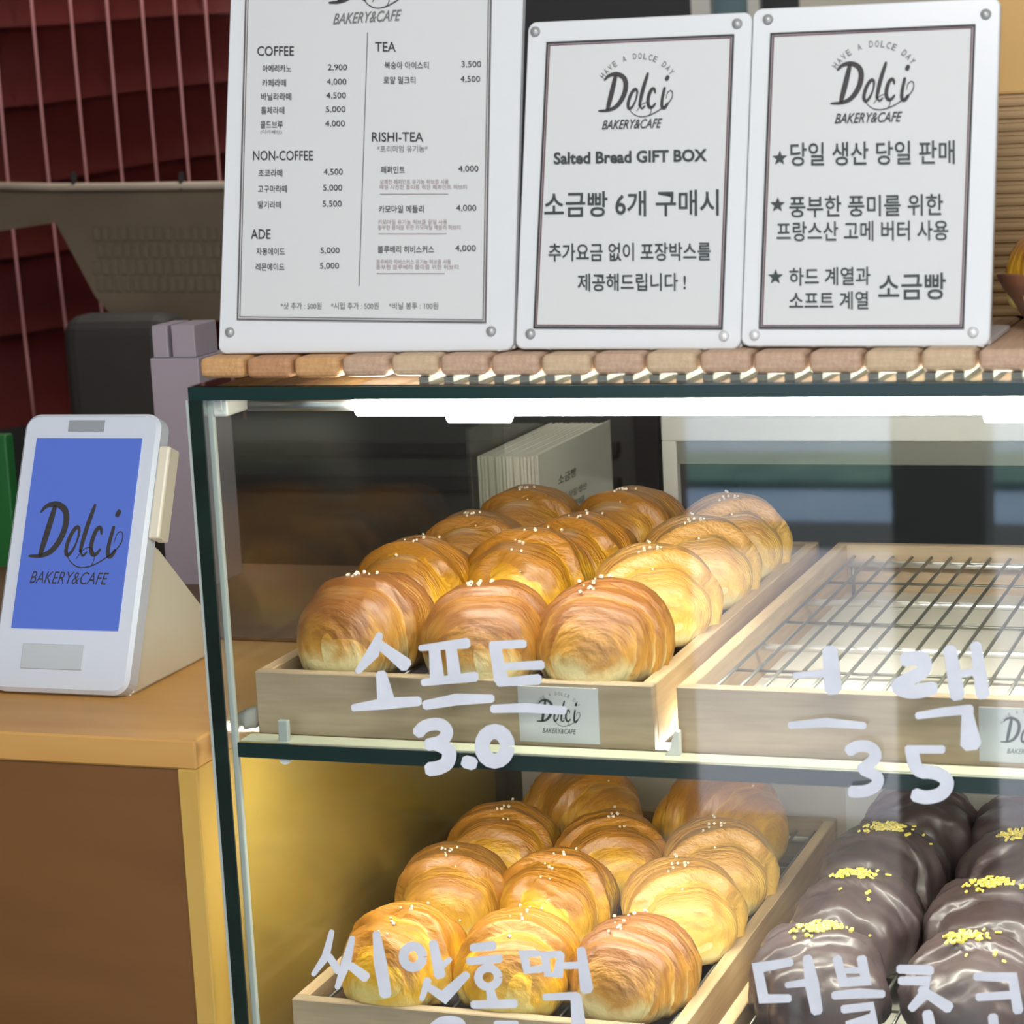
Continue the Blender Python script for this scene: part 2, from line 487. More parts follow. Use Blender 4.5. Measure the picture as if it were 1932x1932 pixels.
# ------------------------------------------------------------------ setting
def struct(o):
    o['kind'] = 'structure'; return o
struct(box('floor', -4, 4, -3.2, 4.2, -.1, 0, M['floor']))
struct(box('ceiling', -4, 4, -3.2, 4.2, 2.8, 2.9, M['ceil']))
struct(box('wall_back', -4, 4, 4.1, 4.2, 0, 2.8, M['wall']))
struct(box('wall_left', -4.1, -4, -3.2, 4.2, 0, 2.8, M['wall']))
struct(box('wall_right', 4, 4.1, -3.2, 4.2, 0, 2.8, M['creamw']))
e = at(1268, 900, 3.1)
struct(box('wall_front', -4, e.x, -3.2, -3.1, 0, 2.8, M['cfront']))
# outdoors seen only as a reflection in the front pane
struct(box('trim_1', -12, 12, -5.9, -3.2, -.1, 0, M['pave']))
struct(box('trim_2', -12, 12, -6.3, -5.9, -.1, .01, M['kerb']))
struct(box('trim_3', -12, 12, -6.95, -6.3, -.1, 0, M['road']))
struct(box('trim_4', -12, 12, -7.6, -6.95, -.1, .03, M['grass']))
struct(box('trim_5', -12, 12, -16, -7.6, -.1, 0, M['road']))
p0 = at(1690, 950, 2.6); p1 = at(1868, 950, 2.6)
po = thing('bollard_post', 'black square post standing on the pavement behind the viewer', 'post', ((p0.x + p1.x) / 2, -2.6, 0))
w = (p1.x - p0.x) / 2
box('shaft', -w, w, -.05, .05, .02, 1.6, M['post'], po, .01)
box('base_plate', -w - .04, w + .04, -.1, .1, 0, .02, M['post'], po)

# ------------------------------------------------------------------ display case
XL, XR, DEP = -.013, .98, .60
ZS, ZB, ZT = 1.054, .80, 1.3125     # shelf top, lower shelf top, top glass top
case = thing('display_case', 'glass bakery display case with green glass edges and a lit tube inside', 'display case', (0, 0, 0))
box('base_cabinet', -.024, XR + .011, .0, .62, 0, ZB - .012, M['rearw'], case, .004)
box('lower_shelf', XL, XR, .008, DEP, ZB - .012, ZB + .002, M['rearw'], case)
fg = box('front_pane', XL + .001, XR, 0, .005, ZB - .01, ZT - .011, M['glass'], case); tag(fg, 'clear front pane with white hand lettering')
# the strip of polished edge under the top sheet
sp = box('side_pane', XL - .011, XL, .0012, DEP, ZB - .01, ZT - .011, M['side_glass'], case)
box('polished_edge', XL - .011, XL - .0005, -.0006, .0012, ZB - .01, ZT - .010, M['edge'], sp)
box('outer_bevel', XL - .0135, XL - .011, .0, .003, ZB - .01, ZT - .010, M['bead'], sp)
box('sealant_bead', XL, XL + .0045, .0052, .010, ZB, ZT - .011, M['bead'], case, .001)
box('side_pane', XR, XR + .011, 0, DEP, ZB - .01, ZT - .011, M['side_glass'], case)
tp = box('top_pane', XL - .010, XR + .010, .001, DEP, ZT - .010, ZT, M['glass'], case)
box('polished_edge', XL - .010, XR + .010, -.0006, .001, ZT - .010, ZT - .001, M['edge_light'], tp)
box('polished_edge', XL - .0115, XL - .010, .001, DEP, ZT - .010, ZT - .001, M['edge'], tp)
shp = box('shelf_pane', XL, XR, .0075, DEP - .02, ZS - .011, ZS, M['glass'], case)
box('polished_edge', XL + .002, XR, .006, .0075, ZS - .0112, ZS - .0003, M['edge_light'], shp)
box('edge_glow_strip', XL + .006, XR, .0078, .0262, ZS + .0001, ZS + .0012, M['rail'], shp, .0003, 1)  # pale strip in place of light refracted at the shelf edge
box('light_strip', .0, XR - .02, .078, .092, ZS - .0125, ZS - .0112, M['strip'], case)
box('rear_panel', XL, .30, DEP, DEP + .012, ZB - .01, ZS - .02, M['rear'], case)
rp = box('rear_panel', .30, XR, DEP, DEP + .012, ZB - .01, ZS - .02, M['rearw'], case); tag(rp, 'white rear panel behind the chocolate rolls')
# rear frame of the upper level
a = at(1245, 785, .6); c = at(1275, 833, .6)
box('rear_post', a.x + .0002, c.x, .6005, .612, ZS - .02, c.z + .0002, M['frame'], case, .001)
box('rear_header', a.x, XR, .600, .616, c.z, a.z, M['frame'], case, .002)
box('rear_rail', c.x, XR, .603, .612, c.z - .021, c.z, M['olive'], case)
tl = at(676, 762, .045)
lt = build('light_tube', cyl_bm((tl.x, .045, tl.z), (XR - .02, .045, tl.z), .0085, 20), M['tube'], case, True)
tag(lt, 'glowing white tube lamp')
build('tube_rod', cyl_bm((.0, .045, tl.z), (tl.x, .045, tl.z), .005, 12), M['metal'], case, True)
for px in (905, 1925):
    q = at(px, 778, .045)
    build('tube_bulge', cyl_bm((q.x - .022, .045, tl.z - .004), (q.x + .022, .045, tl.z - .004), .0095, 16), M['tube'], case, True)  # short thicker length on the tube, same emission
a = at(388, 729, .02); c = at(443, 774, .02)
cb = box('corner_clamp', a.x, c.x, .0075, .045, c.z - .003, min(a.z, ZT - .0105), M['plastic_w'], case, .002)
for k in range(3):
    box('clamp_rib', a.x + .003 + k * .006, a.x + .006 + k * .006, .0062, .0075, c.z + .002, a.z - .003, M['plastic_w'], cb)
# small clips by the shelf, and a white wedge for a glint
a = at(441, 1372, .03); c = at(482, 1318, .03)
bmx = bmesh.new()
gr = [[None] * 5 for _ in range(5)]
for i in range(5):
    for j in range(5):
        u, v = i / 4, j / 4
        gr[i][j] = bmx.verts.new((a.x + .002 + u * (c.x - a.x - .003) + .003 * v, .022 + .018 * u + .004 * math.sin(u * 9), ZS + .001 + (.002 + .019 * v) * (1 - .3 * (1 - u)) + .001 * math.sin(u * 14)))
for i in range(4):
    for j in range(4):
        bmx.faces.new((gr[i][j], gr[i + 1][j], gr[i + 1][j + 1], gr[i][j + 1]))
bmesh.ops.solidify(bmx, geom=list(bmx.faces), thickness=.0008)
tag(build('shelf_clip', bmx, M['plastic_w'], case, True), 'curled pale clip in the left corner')
a = at(513, 1365, -.0); c = at(537, 1438, -.0)
scl = box('glass_clip', a.x, c.x, .0085, .0135, c.z, a.z, M['bead'], case, .001)
build('clip_tip', cyl_bm(((a.x + c.x) / 2, .0085, c.z), ((a.x + c.x) / 2, .0135, c.z), .0045, 12), M['plastic_w'], scl)
a = at(1252, 1408, .02); c = at(1282, 1378, .02)
build('glint_wedge', prism_bm([(a.x, ZS), (c.x, ZS), (c.x, c.z - .001), (c.x - .003, c.z), (a.x + .004, ZS + .005)], 'Y', .018, .024), M['plastic_w'], case)  # white wedge imitates the bright lamp reflection between the trays

# hand lettering on the front pane: strokes in photo coordinates carried onto the pane
def z7(l): return [(480 + a / 2.415, 880 + b / 2.415) for a, b in l]
def z8(l): return [(1132 + a / 2.415, 980 + b / 2.415) for a, b in l]
def z9(l): return [(540 + a / 2.76, 1400 + b / 2.76) for a, b in l]
def z10(l): return [(1132 + a / 2.415, 1400 + b / 2.415) for a, b in l]
def circ(x, y, a, b, n=16): return [(x + a * math.cos(2 * math.pi * i / n), y + b * math.sin(2 * math.pi * i / n)) for i in range(n + 1)]
word1 = [(z7([(572, 765), (540, 850), (470, 935)]), [11, 22, 10]), (z7([(562, 805), (690, 905)]), [15, 24]),
         (z7([(578, 945), (600, 1070)]), [18, 30]), (z7([(450, 1100), (600, 1080), (750, 1070)]), [12, 20, 16]),
         (z7([(755, 828), (970, 805)]), [10, 18]), (z7([(820, 825), (832, 965)]), [19, 24]), (z7([(895, 820), (912, 955)]), [19, 22]), (z7([(768, 985), (1008, 958)]), [12, 17]),
         (z7([(778, 1088), (920, 1062), (1083, 1058)]), [16, 20, 14]),
         (z7([(1080, 815), (1230, 808)]), [14, 14]), (z7([(1095, 815), (1125, 975)]), [20, 24]), (z7([(1120, 912), (1310, 905)]), [12, 16]), (z7([(1112, 985), (1295, 970)]), [14, 18]),
         (z7([(1085, 1105), (1240, 1100), (1412, 1112)]), [14, 16, 14])]
num1 = [(smooth_pts(z7([(745, 1215), (775, 1180), (850, 1170), (885, 1210), (855, 1255), (790, 1268)])), 21),
        (smooth_pts(z7([(830, 1262), (890, 1290), (885, 1350), (840, 1375), (795, 1380)])), 24),
        (z7([(960, 1345), (998, 1355)]), 22), (z7(circ(1095, 1275, 58, 68)), 25)]
word2 = [(z8([(885, 712), (1030, 700)]), [10, 14]), (z8([(1048, 595), (1062, 775)]), [26, 30]),
         (smooth_pts(z8([(1385, 640), (1475, 625), (1485, 690), (1400, 730), (1345, 765), (1420, 790), (1520, 768)])), 24),
         (z8([(1595, 590), (1628, 805)]), [22, 26]), (z8([(1630, 705), (1730, 690)]), 13), (z8([(1712, 572), (1745, 800)]), [20, 24]),
         (z8([(865, 938), (1030, 925), (1205, 940)]), [12, 16, 12]),
         (z8([(1445, 895), (1560, 878), (1690, 865)]), [12, 15, 16]), (z8([(1672, 870), (1690, 1025)]), [18, 36])]
num2 = [(smooth_pts(z8([(1135, 1055), (1170, 1030), (1240, 1035), (1265, 1085), (1190, 1140)])), 20),
        (smooth_pts(z8([(1200, 1140), (1270, 1170), (1262, 1215), (1210, 1240), (1145, 1240)])), 20),
        (z8([(1400, 1048), (1562, 1048)]), 14), (smooth_pts(z8([(1420, 1050), (1440, 1150), (1530, 1150), (1590, 1190), (1565, 1250), (1490, 1270), (1435, 1255)])), 23)]
word3 = [(z9([(238, 985), (205, 1120), (140, 1212)]), [9, 14, 8]), (z9([(222, 1115), (275, 1195)]), [12, 14]),
         (z9([(345, 1018), (312, 1150), (265, 1280)]), [10, 17, 9]), (z9([(335, 1165), (415, 1225)]), [14, 18]),
         (z9([(470, 995), (490, 1150), (518, 1315)]), [13, 22, 20]),
         (z9(circ(660, 1118, 50, 55)), 16), (z9([(765, 1045), (800, 1215)]), [15, 20]), (z9([(810, 1165), (855, 1130)]), [12, 8]),
         (z9([(738, 1238), (705, 1340)]), [13, 9]), (z9([(728, 1268), (820, 1330), (940, 1210)]), [12, 16, 14]),
         (z9([(968, 1072), (1080, 1060)]), [14, 16]), (z9([(948, 1142), (1112, 1128)]), [13, 15]), (z9(circ(1052, 1225, 52, 50)), 14),
         (z9([(1062, 1290), (1078, 1365)]), [14, 20]), (z9([(972, 1368), (1192, 1362)]), [14, 15]),
         (z9([(1310, 1102), (1235, 1102), (1255, 1188), (1330, 1180)]), 13), (z9([(1430, 1105), (1345, 1108), (1362, 1210), (1415, 1212), (1432, 1105)]), 12),
         (z9([(1425, 1165), (1525, 1162)]), 12), (z9([(1535, 1080), (1565, 1290)]), [15, 22]),
         (z9([(1345, 1328), (1512, 1322)]), [12, 14]), (z9([(1508, 1320), (1522, 1465)]), [18, 24])]
num3 = [(smooth_pts([(818, 1937), (835, 1924), (868, 1926), (874, 1945), (845, 1962)]), 15), (smooth_pts([(846, 1962), (876, 1978), (866, 2002), (826, 2006)]), 16),
        ([(902, 2002), (912, 2004)], 14), ([(935, 1932), (975, 1932)], 11), (smooth_pts([(940, 1934), (944, 1968), (972, 1966), (984, 1988), (966, 2008), (938, 2004)]), 15)]
word4 = [(z10([(870, 1002), (718, 1028), (745, 1170), (862, 1168)]), [14, 18, 18, 14]), (z10([(850, 1108), (945, 1095)]), [10, 14]), (z10([(945, 982), (965, 1100), (988, 1228)]), [16, 24, 20]),
         (z10([(1080, 985), (1108, 1095), (1212, 1088), (1192, 985)]), [16, 16, 16, 17]), (z10([(1095, 1042), (1200, 1040)]), 10),
         (z10([(1065, 1155), (1180, 1145), (1290, 1148)]), [14, 17, 13]),
         (z10([(1108, 1218), (1240, 1203), (1248, 1262), (1130, 1290), (1140, 1340), (1270, 1330)]), 14),
         (z10([(1362, 1035), (1508, 1040)]), [15, 17]), (z10([(1368, 1088), (1495, 1088), (1468, 1160), (1418, 1215)]), [14, 16, 18, 14]), (z10([(1462, 1128), (1590, 1210)]), [15, 20]),
         (z10([(1492, 1235), (1510, 1330)]), [18, 20]), (z10([(1400, 1345), (1610, 1338)]), 15),
         (z10([(1712, 1068), (1880, 1072), (1905, 1225)]), [14, 17, 18]), (z10([(1722, 1162), (1885, 1152)]), 14), (z10([(1790, 1250), (1800, 1340)]), 17), (z10([(1700, 1350), (1900, 1346)]), 15)]
for strokes, lab in ((word1, 'white hand-painted word of three syllables at left'), (num1, 'white hand-painted price 3.0'),
                     (word2, 'white hand-painted word over the empty tray'), (num2, 'white hand-painted price 3.5 at right'),
                     (word3, 'white hand-painted word of four syllables below'), (num3, 'white hand-painted price at the lower edge'),
                     (word4, 'white hand-painted word over the chocolate rolls')):
    b = bmesh.new()
    for i, s_ in enumerate(strokes):
        s_ = (s_[0], [w * 1.12 for w in s_[1]] if isinstance(s_[1], list) else s_[1] * 1.12)
        k = -.0006 - .00006 * i
        ribbon_bm([s_], lambda x, y, k=k: at(x, y, k), b, 5e-6)
    bmesh.ops.recalc_face_normals(b, faces=b.faces)
    tag(build('lettering', b, M['paint'], fg), lab)

# ------------------------------------------------------------------ trays and racks
TW, TD, TH, TT = .300, .508, .0465, .010
def card_on(tray, x0, x1, z0, z1, y):
    cd = box('label_card', x0, x1, y - .001, y, z0, z1, M['paper'], tray)
    tag(cd, 'pale card with a script logo')
    W, H = x1 - x0, z1 - z0
    cx = (x0 + x1) / 2
    s_ = W * .52
    b = ribbon_bm([(p, w) for p, w in LOGO], lambda x, y_: Vector((cx + (x - .53) * s_, y - .0013, z0 + H * .38 + y_ * s_)))
    build('lettering', b, M['ink_g'], cd)
    put_text('BAKERY&CAFE', lambda u, v: Vector((cx + (u - .5) * W * .42, y - .0013, z0 + H * .17 + v * H * .09)), M['ink_g'], cd, 0, .3)
    arc_text('HAVE A DOLCE DAY', lambda u, v: Vector((cx + u * W, y - .0013, z0 + H * .42 + v * W)), .30, .040, 148, 32, cd, M['ink_s'])
def arc_text(s, fn, rad, h, a0, a1, parent, m):
    vs, fs = [], []
    n = len(s)
    for i, ch in enumerate(s):
        if ch == ' ': continue
        v, f = text_mesh(ch)
        a = math.radians(a0 + (a1 - a0) * (i + .5) / n)
        w = h * .62
        o = len(vs)
        for x, y in v:
            lx, ly = (x - .5) * w, y * h + rad
            t = a - math.pi / 2
            vs.append(fn(lx * math.cos(t) - ly * math.sin(t), lx * math.sin(t) + ly * math.cos(t)))
        fs += [tuple(q + o for q in p) for p in f]
    me = bpy.data.meshes.new('lettering'); me.from_pydata(vs, [], fs)
    return link('lettering', me, m, parent)

def tray(label, x, y, z, warm, base, card=None, TW=TW):
    t = thing('bread_tray', label, 'tray', (x, y, z))
    wf = M['tray_warm'] if warm else M['tray']
    box('front_board', 0, TW, 0, TT, 0, TH, wf, t, .0008, 1)
    box('back_board', 0, TW, TD - TT, TD, 0, TH, wf, t, .0008, 1)
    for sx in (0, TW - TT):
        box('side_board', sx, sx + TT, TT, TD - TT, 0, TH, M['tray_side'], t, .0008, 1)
    box('bottom_board', TT, TW - TT, TT, TD - TT, 0, .005, base, t)
    if card: card_on(t, *card, 0)
    return t
T1 = (-.003, .030, ZS); T2 = (.314, .030, ZS); T3 = (.004, .038, ZB + .002); T4 = (.326, .038, ZB + .002)
a = at(976, 1294, .029); c = at(1132, 1400, .029)
tray('light wooden tray on the upper shelf holding twelve golden rolls', *T1, False, M['mat_dark'], (a.x - T1[0], c.x - T1[0], .0035, a.z - ZS))
a = at(1846, 1334, .029)
tray('light wooden tray on the upper shelf, empty but for its wire rack', *T2, True, M['liner'], (a.x - T2[0], a.x - T2[0] + .062, .004, a.z - ZS))
tray('light wooden tray on the lower shelf holding golden rolls', *T3, False, M['mat_dark'])
tray('light wooden tray on the lower shelf holding chocolate rolls', *T4, False, M['liner'], None, .345)
RZ = .0385
def rack(label, T, TW=TW, n=17):
    r = thing('wire_rack', label, 'rack', (T[0] + TT + .004, T[1] + TT + .004, T[2] + .005))
    W, D = TW - 2 * TT - .008, TD - 2 * TT - .008
    me = None
    for i in range(n):
        x = .003 + (W - .006) * i / (n - 1)
        if me is None:
            o = build('wire', cyl_bm((0, 0, RZ - .0065), (0, D, RZ - .0065), .0013, 8), M['wire'], r, True); me = o.data
        else:
            o = link('wire', me, None, r)
        o.location = (x, 0, 0)
    for y in (.012, .161, .316, .469):
        build('cross_bar', cyl_bm((0, y, RZ - .0108), (W, y, RZ - .0108), .0028, 10), M['bar'], r, True)
    for y in (.085, .238, .385):
        build('cross_wire', cyl_bm((0, y, RZ - .0093), (W, y, RZ - .0093), .0011, 8), M['wire'], r, True)
    for x in (.004, W - .004):
        for y in (.012, .469):
            build('foot', cyl_bm((x, y, 0), (x, y, RZ - .011), .0016, 8), M['wire'], r, True)
    return r
rack('wire rack under the golden rolls on the upper shelf', T1)
rack('bare wire rack with shiny cross bars in the empty tray', T2)
rack('wire rack under the golden rolls on the lower shelf', T3)
rack('wire rack under the chocolate rolls', T4, .345, 20)
RTOP = .005 + RZ - .005   # above the tray bottom

# ------------------------------------------------------------------ rolls
def roll_mesh(name, seed, m, K=2.6, h=.11, W=.046, H=.036, L=.058, nose=1.0, nu=84, nv=64, amp=.0012, off=0.0, PW=.72, CL=.56):
    rnd = random.Random(seed)
    ph = rnd.uniform(0, 6.28); tw = rnd.uniform(.12, .30)
    verts, uvs = [], []
    for i in range(nu + 1):
        f_ = math.pi * i / nu
        yy = -math.cos(f_)
        base = max(math.sin(f_), 1e-4) ** PW
        if i in (0, nu): base = 0.0
        for j in range(nv):
            th = 2 * math.pi * j / nv
            d = abs(yy - off)
            s = d * K + tw * math.sin(th + ph) + .35 + .22 * noise.noise(Vector((math.cos(th) * 1.6, yy * 1.5 + seed * 5, math.sin(th) * 1.6)))
            fr = s - math.floor(s)
            saw = fr / .90 if fr < .90 else (1 - fr) / .10
            k = 1 + h * (saw - .5)
            if d > .93: k = 1 + h * (saw - .5) * max(0, (1 - d) / .07)
            ct, st = math.cos(th), math.sin(th)
            x = W * base * k * math.copysign(abs(ct) ** .92, ct)
            z = H * base * k * math.copysign(abs(st) ** .92, st)
            y = yy * L
            p = Vector((x, y, z))
            nn = noise.noise(p * 40 + Vector((seed * 3.1, 0, 0))) * amp * 1.6 + noise.noise(p * 150 + Vector((0, seed, 0))) * amp * .5
            if base > 0:
                q = Vector((x, 0, z)); 
                if q.length > 1e-5: p += q.normalized() * nn
            # gentle crescent bend and flattened foot
            p.x += .004 * math.cos(yy * 1.4) * (1 if seed % 2 else -1)
            zb = -H * CL
            if p.z < zb: p.z = zb + (p.z - zb) * .12
            p.z -= (1 - base) * H * .30
            if p.z < zb: p.z = zb + (p.z - zb) * .2
            verts.append(p); uvs.append((s + (0 if yy < off else 7), th / math.pi))
    zmin = min(v.z for v in verts)
    verts = [v - Vector((0, 0, zmin)) for v in verts]
    faces = []
    for i in range(nu):
        for j in range(nv):
            a_, b_, c_, d_ = i * nv + j, i * nv + (j + 1) % nv, (i + 1) * nv + (j + 1) % nv, (i + 1) * nv + j
            faces.append((a_, d_, c_, b_))
    me = bpy.data.meshes.new(name)
    me.from_pydata([tuple(v) for v in verts], [], faces)
    uvl = me.uv_layers.new(name='UVMap')
    for p in me.polygons:
        wrap = False
        us = [uvs[me.loops[l].vertex_index] for l in p.loop_indices]
        wrap = max(u[1] for u in us) - min(u[1] for u in us) > 1
        umax = max(u[0] for u in us); 
        for l, u in zip(p.loop_indices, us):
            uvl.data[l].uv = (u[0] if umax - u[0] < 3 else u[0] + 7, u[1] + (2 if wrap and u[1] < 1 else 0))
        p.use_smooth = True
    me.materials.append(m)
    bm = bmesh.new(); bm.from_mesh(me); bmesh.ops.remove_doubles(bm, verts=bm.verts, dist=1e-6); bm.to_mesh(me); bm.free()
    return me

def top_at(me, x, y):
    best = -1; z = 0
    for v in me.vertices:
        d = (v.co.x - x) ** 2 + (v.co.y - y) ** 2
        if v.co.z > .02 and d < 3e-5 and v.co.z > z: z = v.co.z
    return z or max(v.co.z for v in me.vertices)

def salt_mesh(me, seed, n=11):
    rnd = random.Random(seed)
    b = bmesh.new()
    for _ in range(n):
        x = rnd.gauss(0, .006); y = rnd.gauss(-.004, .018)
        z = top_at(me, x, y)
        s = rnd.uniform(.0007, .0014)
        box_bm(-s, s, -s, s, -s * .8, s, 0, 1, None).free()
        mm = Matrix.Translation((x, y, z + s * .4)) @ Matrix.Rotation(rnd.uniform(0, 3), 4, Vector((rnd.random(), rnd.random(), rnd.random() + .1)).normalized())
        r_ = bmesh.ops.create_cube(b, size=s * 1.5)
        bmesh.ops.transform(b, matrix=mm, verts=r_['verts'])
    o = bpy.data.meshes.new('salt_crystals'); b.to_mesh(o); b.free(); o.materials.append(M['salt'])
    return o

ROLLS = []
for i, (mk, K, h, L, nose) in enumerate((('bread2', 3.2, .07, .054, 0), ('bread1', 1.55, .20, .054, 0), ('bread3', 1.35, .26, .055, 0), ('bread1', 1.75, .20, .054, 0), ('bread4', 1.45, .20, .053, 0), ('bread1', 2.1, .15, .055, 0), ('bread2', 1.6, .12, .054, 0))):
    me = roll_mesh('salt_bread', i + 1, M[mk], K, h, .0465, .0410, L, off=(.0, .12, .05, -.05, .1, .0, .1)[i])
    ROLLS.append((me, salt_mesh(me, i + 5)))

def put_roll(label, px, py, zc, T, var, rz, sc=1.0, group=None, lim=None, tilt=0, hscale=1.0):
    p = atz(px, py, T[2] + RTOP + zc)
    o = bpy.data.objects.new('salt_bread', ROLLS[var][0]); C.objects.link(o)
    x = p.x
    if lim: x = min(max(x, lim[0]), lim[1])
    o.location = (x, p.y, T[2] + RTOP + .0002)
    o.rotation_euler = (0, tilt, math.radians(rz)); o.scale = (sc, sc, sc * hscale)
    tag(o, label, 'bread', group)
    s = bpy.data.objects.new('salt_crystals', ROLLS[var][1]); C.objects.link(s); s.parent = o
    s['kind'] = 'stuff'
    return o
G1 = 'golden rolls in the upper tray'
U_ = [(690, 1172, 6, -12, 1.02, 'golden brown roll at the left end of the front row, upper tray'),
      (912, 1188, 6, 14, 1.0, 'golden brown roll in the middle of the front row, upper tray'),
      (1150, 1190, 0, 6, 1.02, 'dark brown finely ridged roll at the right end of the front row, upper tray'),
      (792, 1098, 3, -6, .98, 'orange roll at the left end of the second row, upper tray'),
      (1004, 1092, 1, 4, 1.03, 'bright yellow roll in the middle of the second row, upper tray'),
      (1240, 1122, 2, 20, 1.0, 'yellow roll with wide layers at the right end of the second row, upper tray'),
      (892, 1040, 4, 10, .98, 'brown roll at the left end of the third row, upper tray'),
      (1100, 1050, 3, -8, .98, 'small yellow roll in the middle of the third row, upper tray'),
      (1330, 1060, 2, 22, .98, 'pinkish roll with a round swirl at the right end of the third row, upper tray'),
      (994, 988, 4, 5, .98, 'brown roll at the back left of the upper tray, before the cards'),
      (1183, 995, 4, -10, 1.0, 'brown roll in the middle of the back row, upper tray'),
      (1394, 1012, 2, 20, .97, 'pale roll at the back right corner of the upper tray')]
for px, py, v, rz, sc, lab in U_:
    put_roll(lab, px, py, .031, T1, v, rz, sc, G1, (T1[0] + .040, T1[0] + TW - .056))
G2 = 'golden rolls in the lower tray'
L_ = [(772, 1795, 1, -8, .96, 'golden roll at the left end of the front row, lower tray'),
      (988, 1805, 3, 8, .96, 'golden roll in the middle of the front row, lower tray'),
      (1220, 1815, 0, -4, .97, 'large yellow roll with fine ridges at the right end of the front row, lower tray'),
      (850, 1675, 4, 14, .98, 'golden roll at the left end of the second row, lower tray'),
      (1058, 1690, 1, 2, .97, 'bright yellow roll in the middle of the second row, lower tray'),
      (1284, 1712, 2, 22, .98, 'bright yellow folded roll at the right end of the second row, lower tray'),
      (958, 1592, 5, 12, .98, 'golden roll at the left end of the third row, lower tray'),
      (1160, 1608, 5, 28, .98, 'golden roll in the middle of the third row, lower tray'),
      (1366, 1632, 2, 16, .97, 'tan roll with a round swirl at the right end of the third row, lower tray'),
      (1092, 1530, 4, 62, 1.05, 'brown roll lying crosswise at the back left, lower tray'),
      (1356, 1548, 4, 66, 1.10, 'brown roll lying crosswise at the back right, lower tray')]
for px, py, v, rz, sc, lab in L_:
    put_roll(lab, px, py, .031, T3, v, rz, sc, G2, (T3[0] + .040, T3[0] + TW - .056))

# chocolate rolls
CH = [roll_mesh('chocolate_roll', 21 + i, M['choc'], K, h, .047, .041, .0575, amp=.003, off=o_) for i, (K, h, o_) in enumerate(((1.7, .16, .1), (2.1, .14, -.1)))]
def crumb_mesh(me, seed, dense=70):
    rnd = random.Random(seed)
    b = bmesh.new()
    for _ in range(dense):
        far = rnd.random() < .12
        x = rnd.gauss(0, .0075 if not far else .016); y = rnd.gauss(0, .0065 if not far else .018)
        z = top_at(me, x, y)
        l_ = rnd.uniform(.0014, .0030); w_ = rnd.uniform(.0006, .0011)
        r_ = bmesh.ops.create_cube(b, size=1)
        mm = Matrix.Translation((x, y, z + .0006)) @ Matrix.Rotation(rnd.gauss(.9, .35), 4, 'Z') @ Matrix.Rotation(rnd.gauss(0, .35), 4, 'Y') @ Matrix.Diagonal((l_ * 1.6, w_ * 2, w_ * 1.6, 1))
        bmesh.ops.transform(b, matrix=mm, verts=r_['verts'])
    o = bpy.data.meshes.new('pistachio_crumbs'); b.to_mesh(o); b.free(); o.materials.append(M['pist'])
    return o
CR = [crumb_mesh(CH[0], 3), crumb_mesh(CH[1], 9, 85)]
rows = [(1, 'front', [(1552, 1848), (1832, 1858), (2110, 1865)]), (2, 'second', [(1604, 1726), (1868, 1740), (2130, 1750)]),
        (3, 'third', [(1672, 1640), (1912, 1648), (2150, 1655)]), (4, 'back', [(1700, 1560), (1925, 1565), (2160, 1570)])]
cols = ['left', 'middle', 'right']
for k, rn, pts in rows:
    for j, (px, py) in enumerate(pts):
        p = atz(px, py, ZB + RTOP + .031)
        o = bpy.data.objects.new('chocolate_roll', CH[(k + j) % 2]); C.objects.link(o)
        o.location = (T4[0] + .064 + j * .103, T4[1] + .072 + (k - 1) * .119, ZB + RTOP + .0002)
        o.rotation_euler = (0, 0, math.radians([18, -12, 25, 8, -20][(k * 2 + j) % 5]))
        o.scale = (1.0, 1.0, 1.02)
        tag(o, 'chocolate glazed roll with yellow-green crumbs, %s of the %s row' % (cols[j], rn), 'bread', 'chocolate rolls in the lower tray')
        if k < 4 or j == 2:
            s = bpy.data.objects.new('pistachio_crumbs', CR[(k + j) % 2]); C.objects.link(s); s.parent = o; s['kind'] = 'stuff'
        else:
            o['label'] = 'plain dark chocolate roll under the shelf edge, %s of the back row' % cols[j]

# ------------------------------------------------------------------ slatted wooden mat on the case
ZM = ZT + .004
ZW = 1.331
mt = thing('slatted_mat', 'mat of rounded wooden slats on a white base, along the top of the case', 'mat', (0, 0, ZT))
pitch = .0364
x0 = at(372, 685, .012).x
order = [0, 1, 0, 3, 2, 3, 3, 2, 3, 2, 3, 3, 3, 2, 2, 3]
meshes = []
for k in range(4):
    b = box_bm(.0008, pitch - .0008, 0, .30, ZM - ZT, ZW - ZT, 0)
    eds = [e_ for e_ in b.edges if True]
    bmesh.ops.bevel(b, geom=eds, offset=.0045, segments=3, affect='EDGES', profile=.5)
    me = bpy.data.meshes.new('slat'); b.to_mesh(me); b.free(); me.materials.append(M['slat'][k]); meshes.append(me)
nsl = int((XR - x0) / pitch)
for i in range(nsl):
    s = link('slat', meshes[order[i % 16] if i < 16 else 2 + i % 2], None, mt)
    s.location = (x0 + i * pitch, .012 + .0006 * math.sin(i * 3.3), .0004 * math.sin(i * 5.1) - .0004)
b = bmesh.new()
for i in range(nsl * 2):
    xx = x0 + i * pitch / 2
    if i < 9: continue
    box_bm(xx + .003, xx + .010, .0135, .30, .0001, .0035, 0, 1, b)
g = build('base_grid', b, M['gridp'], mt)

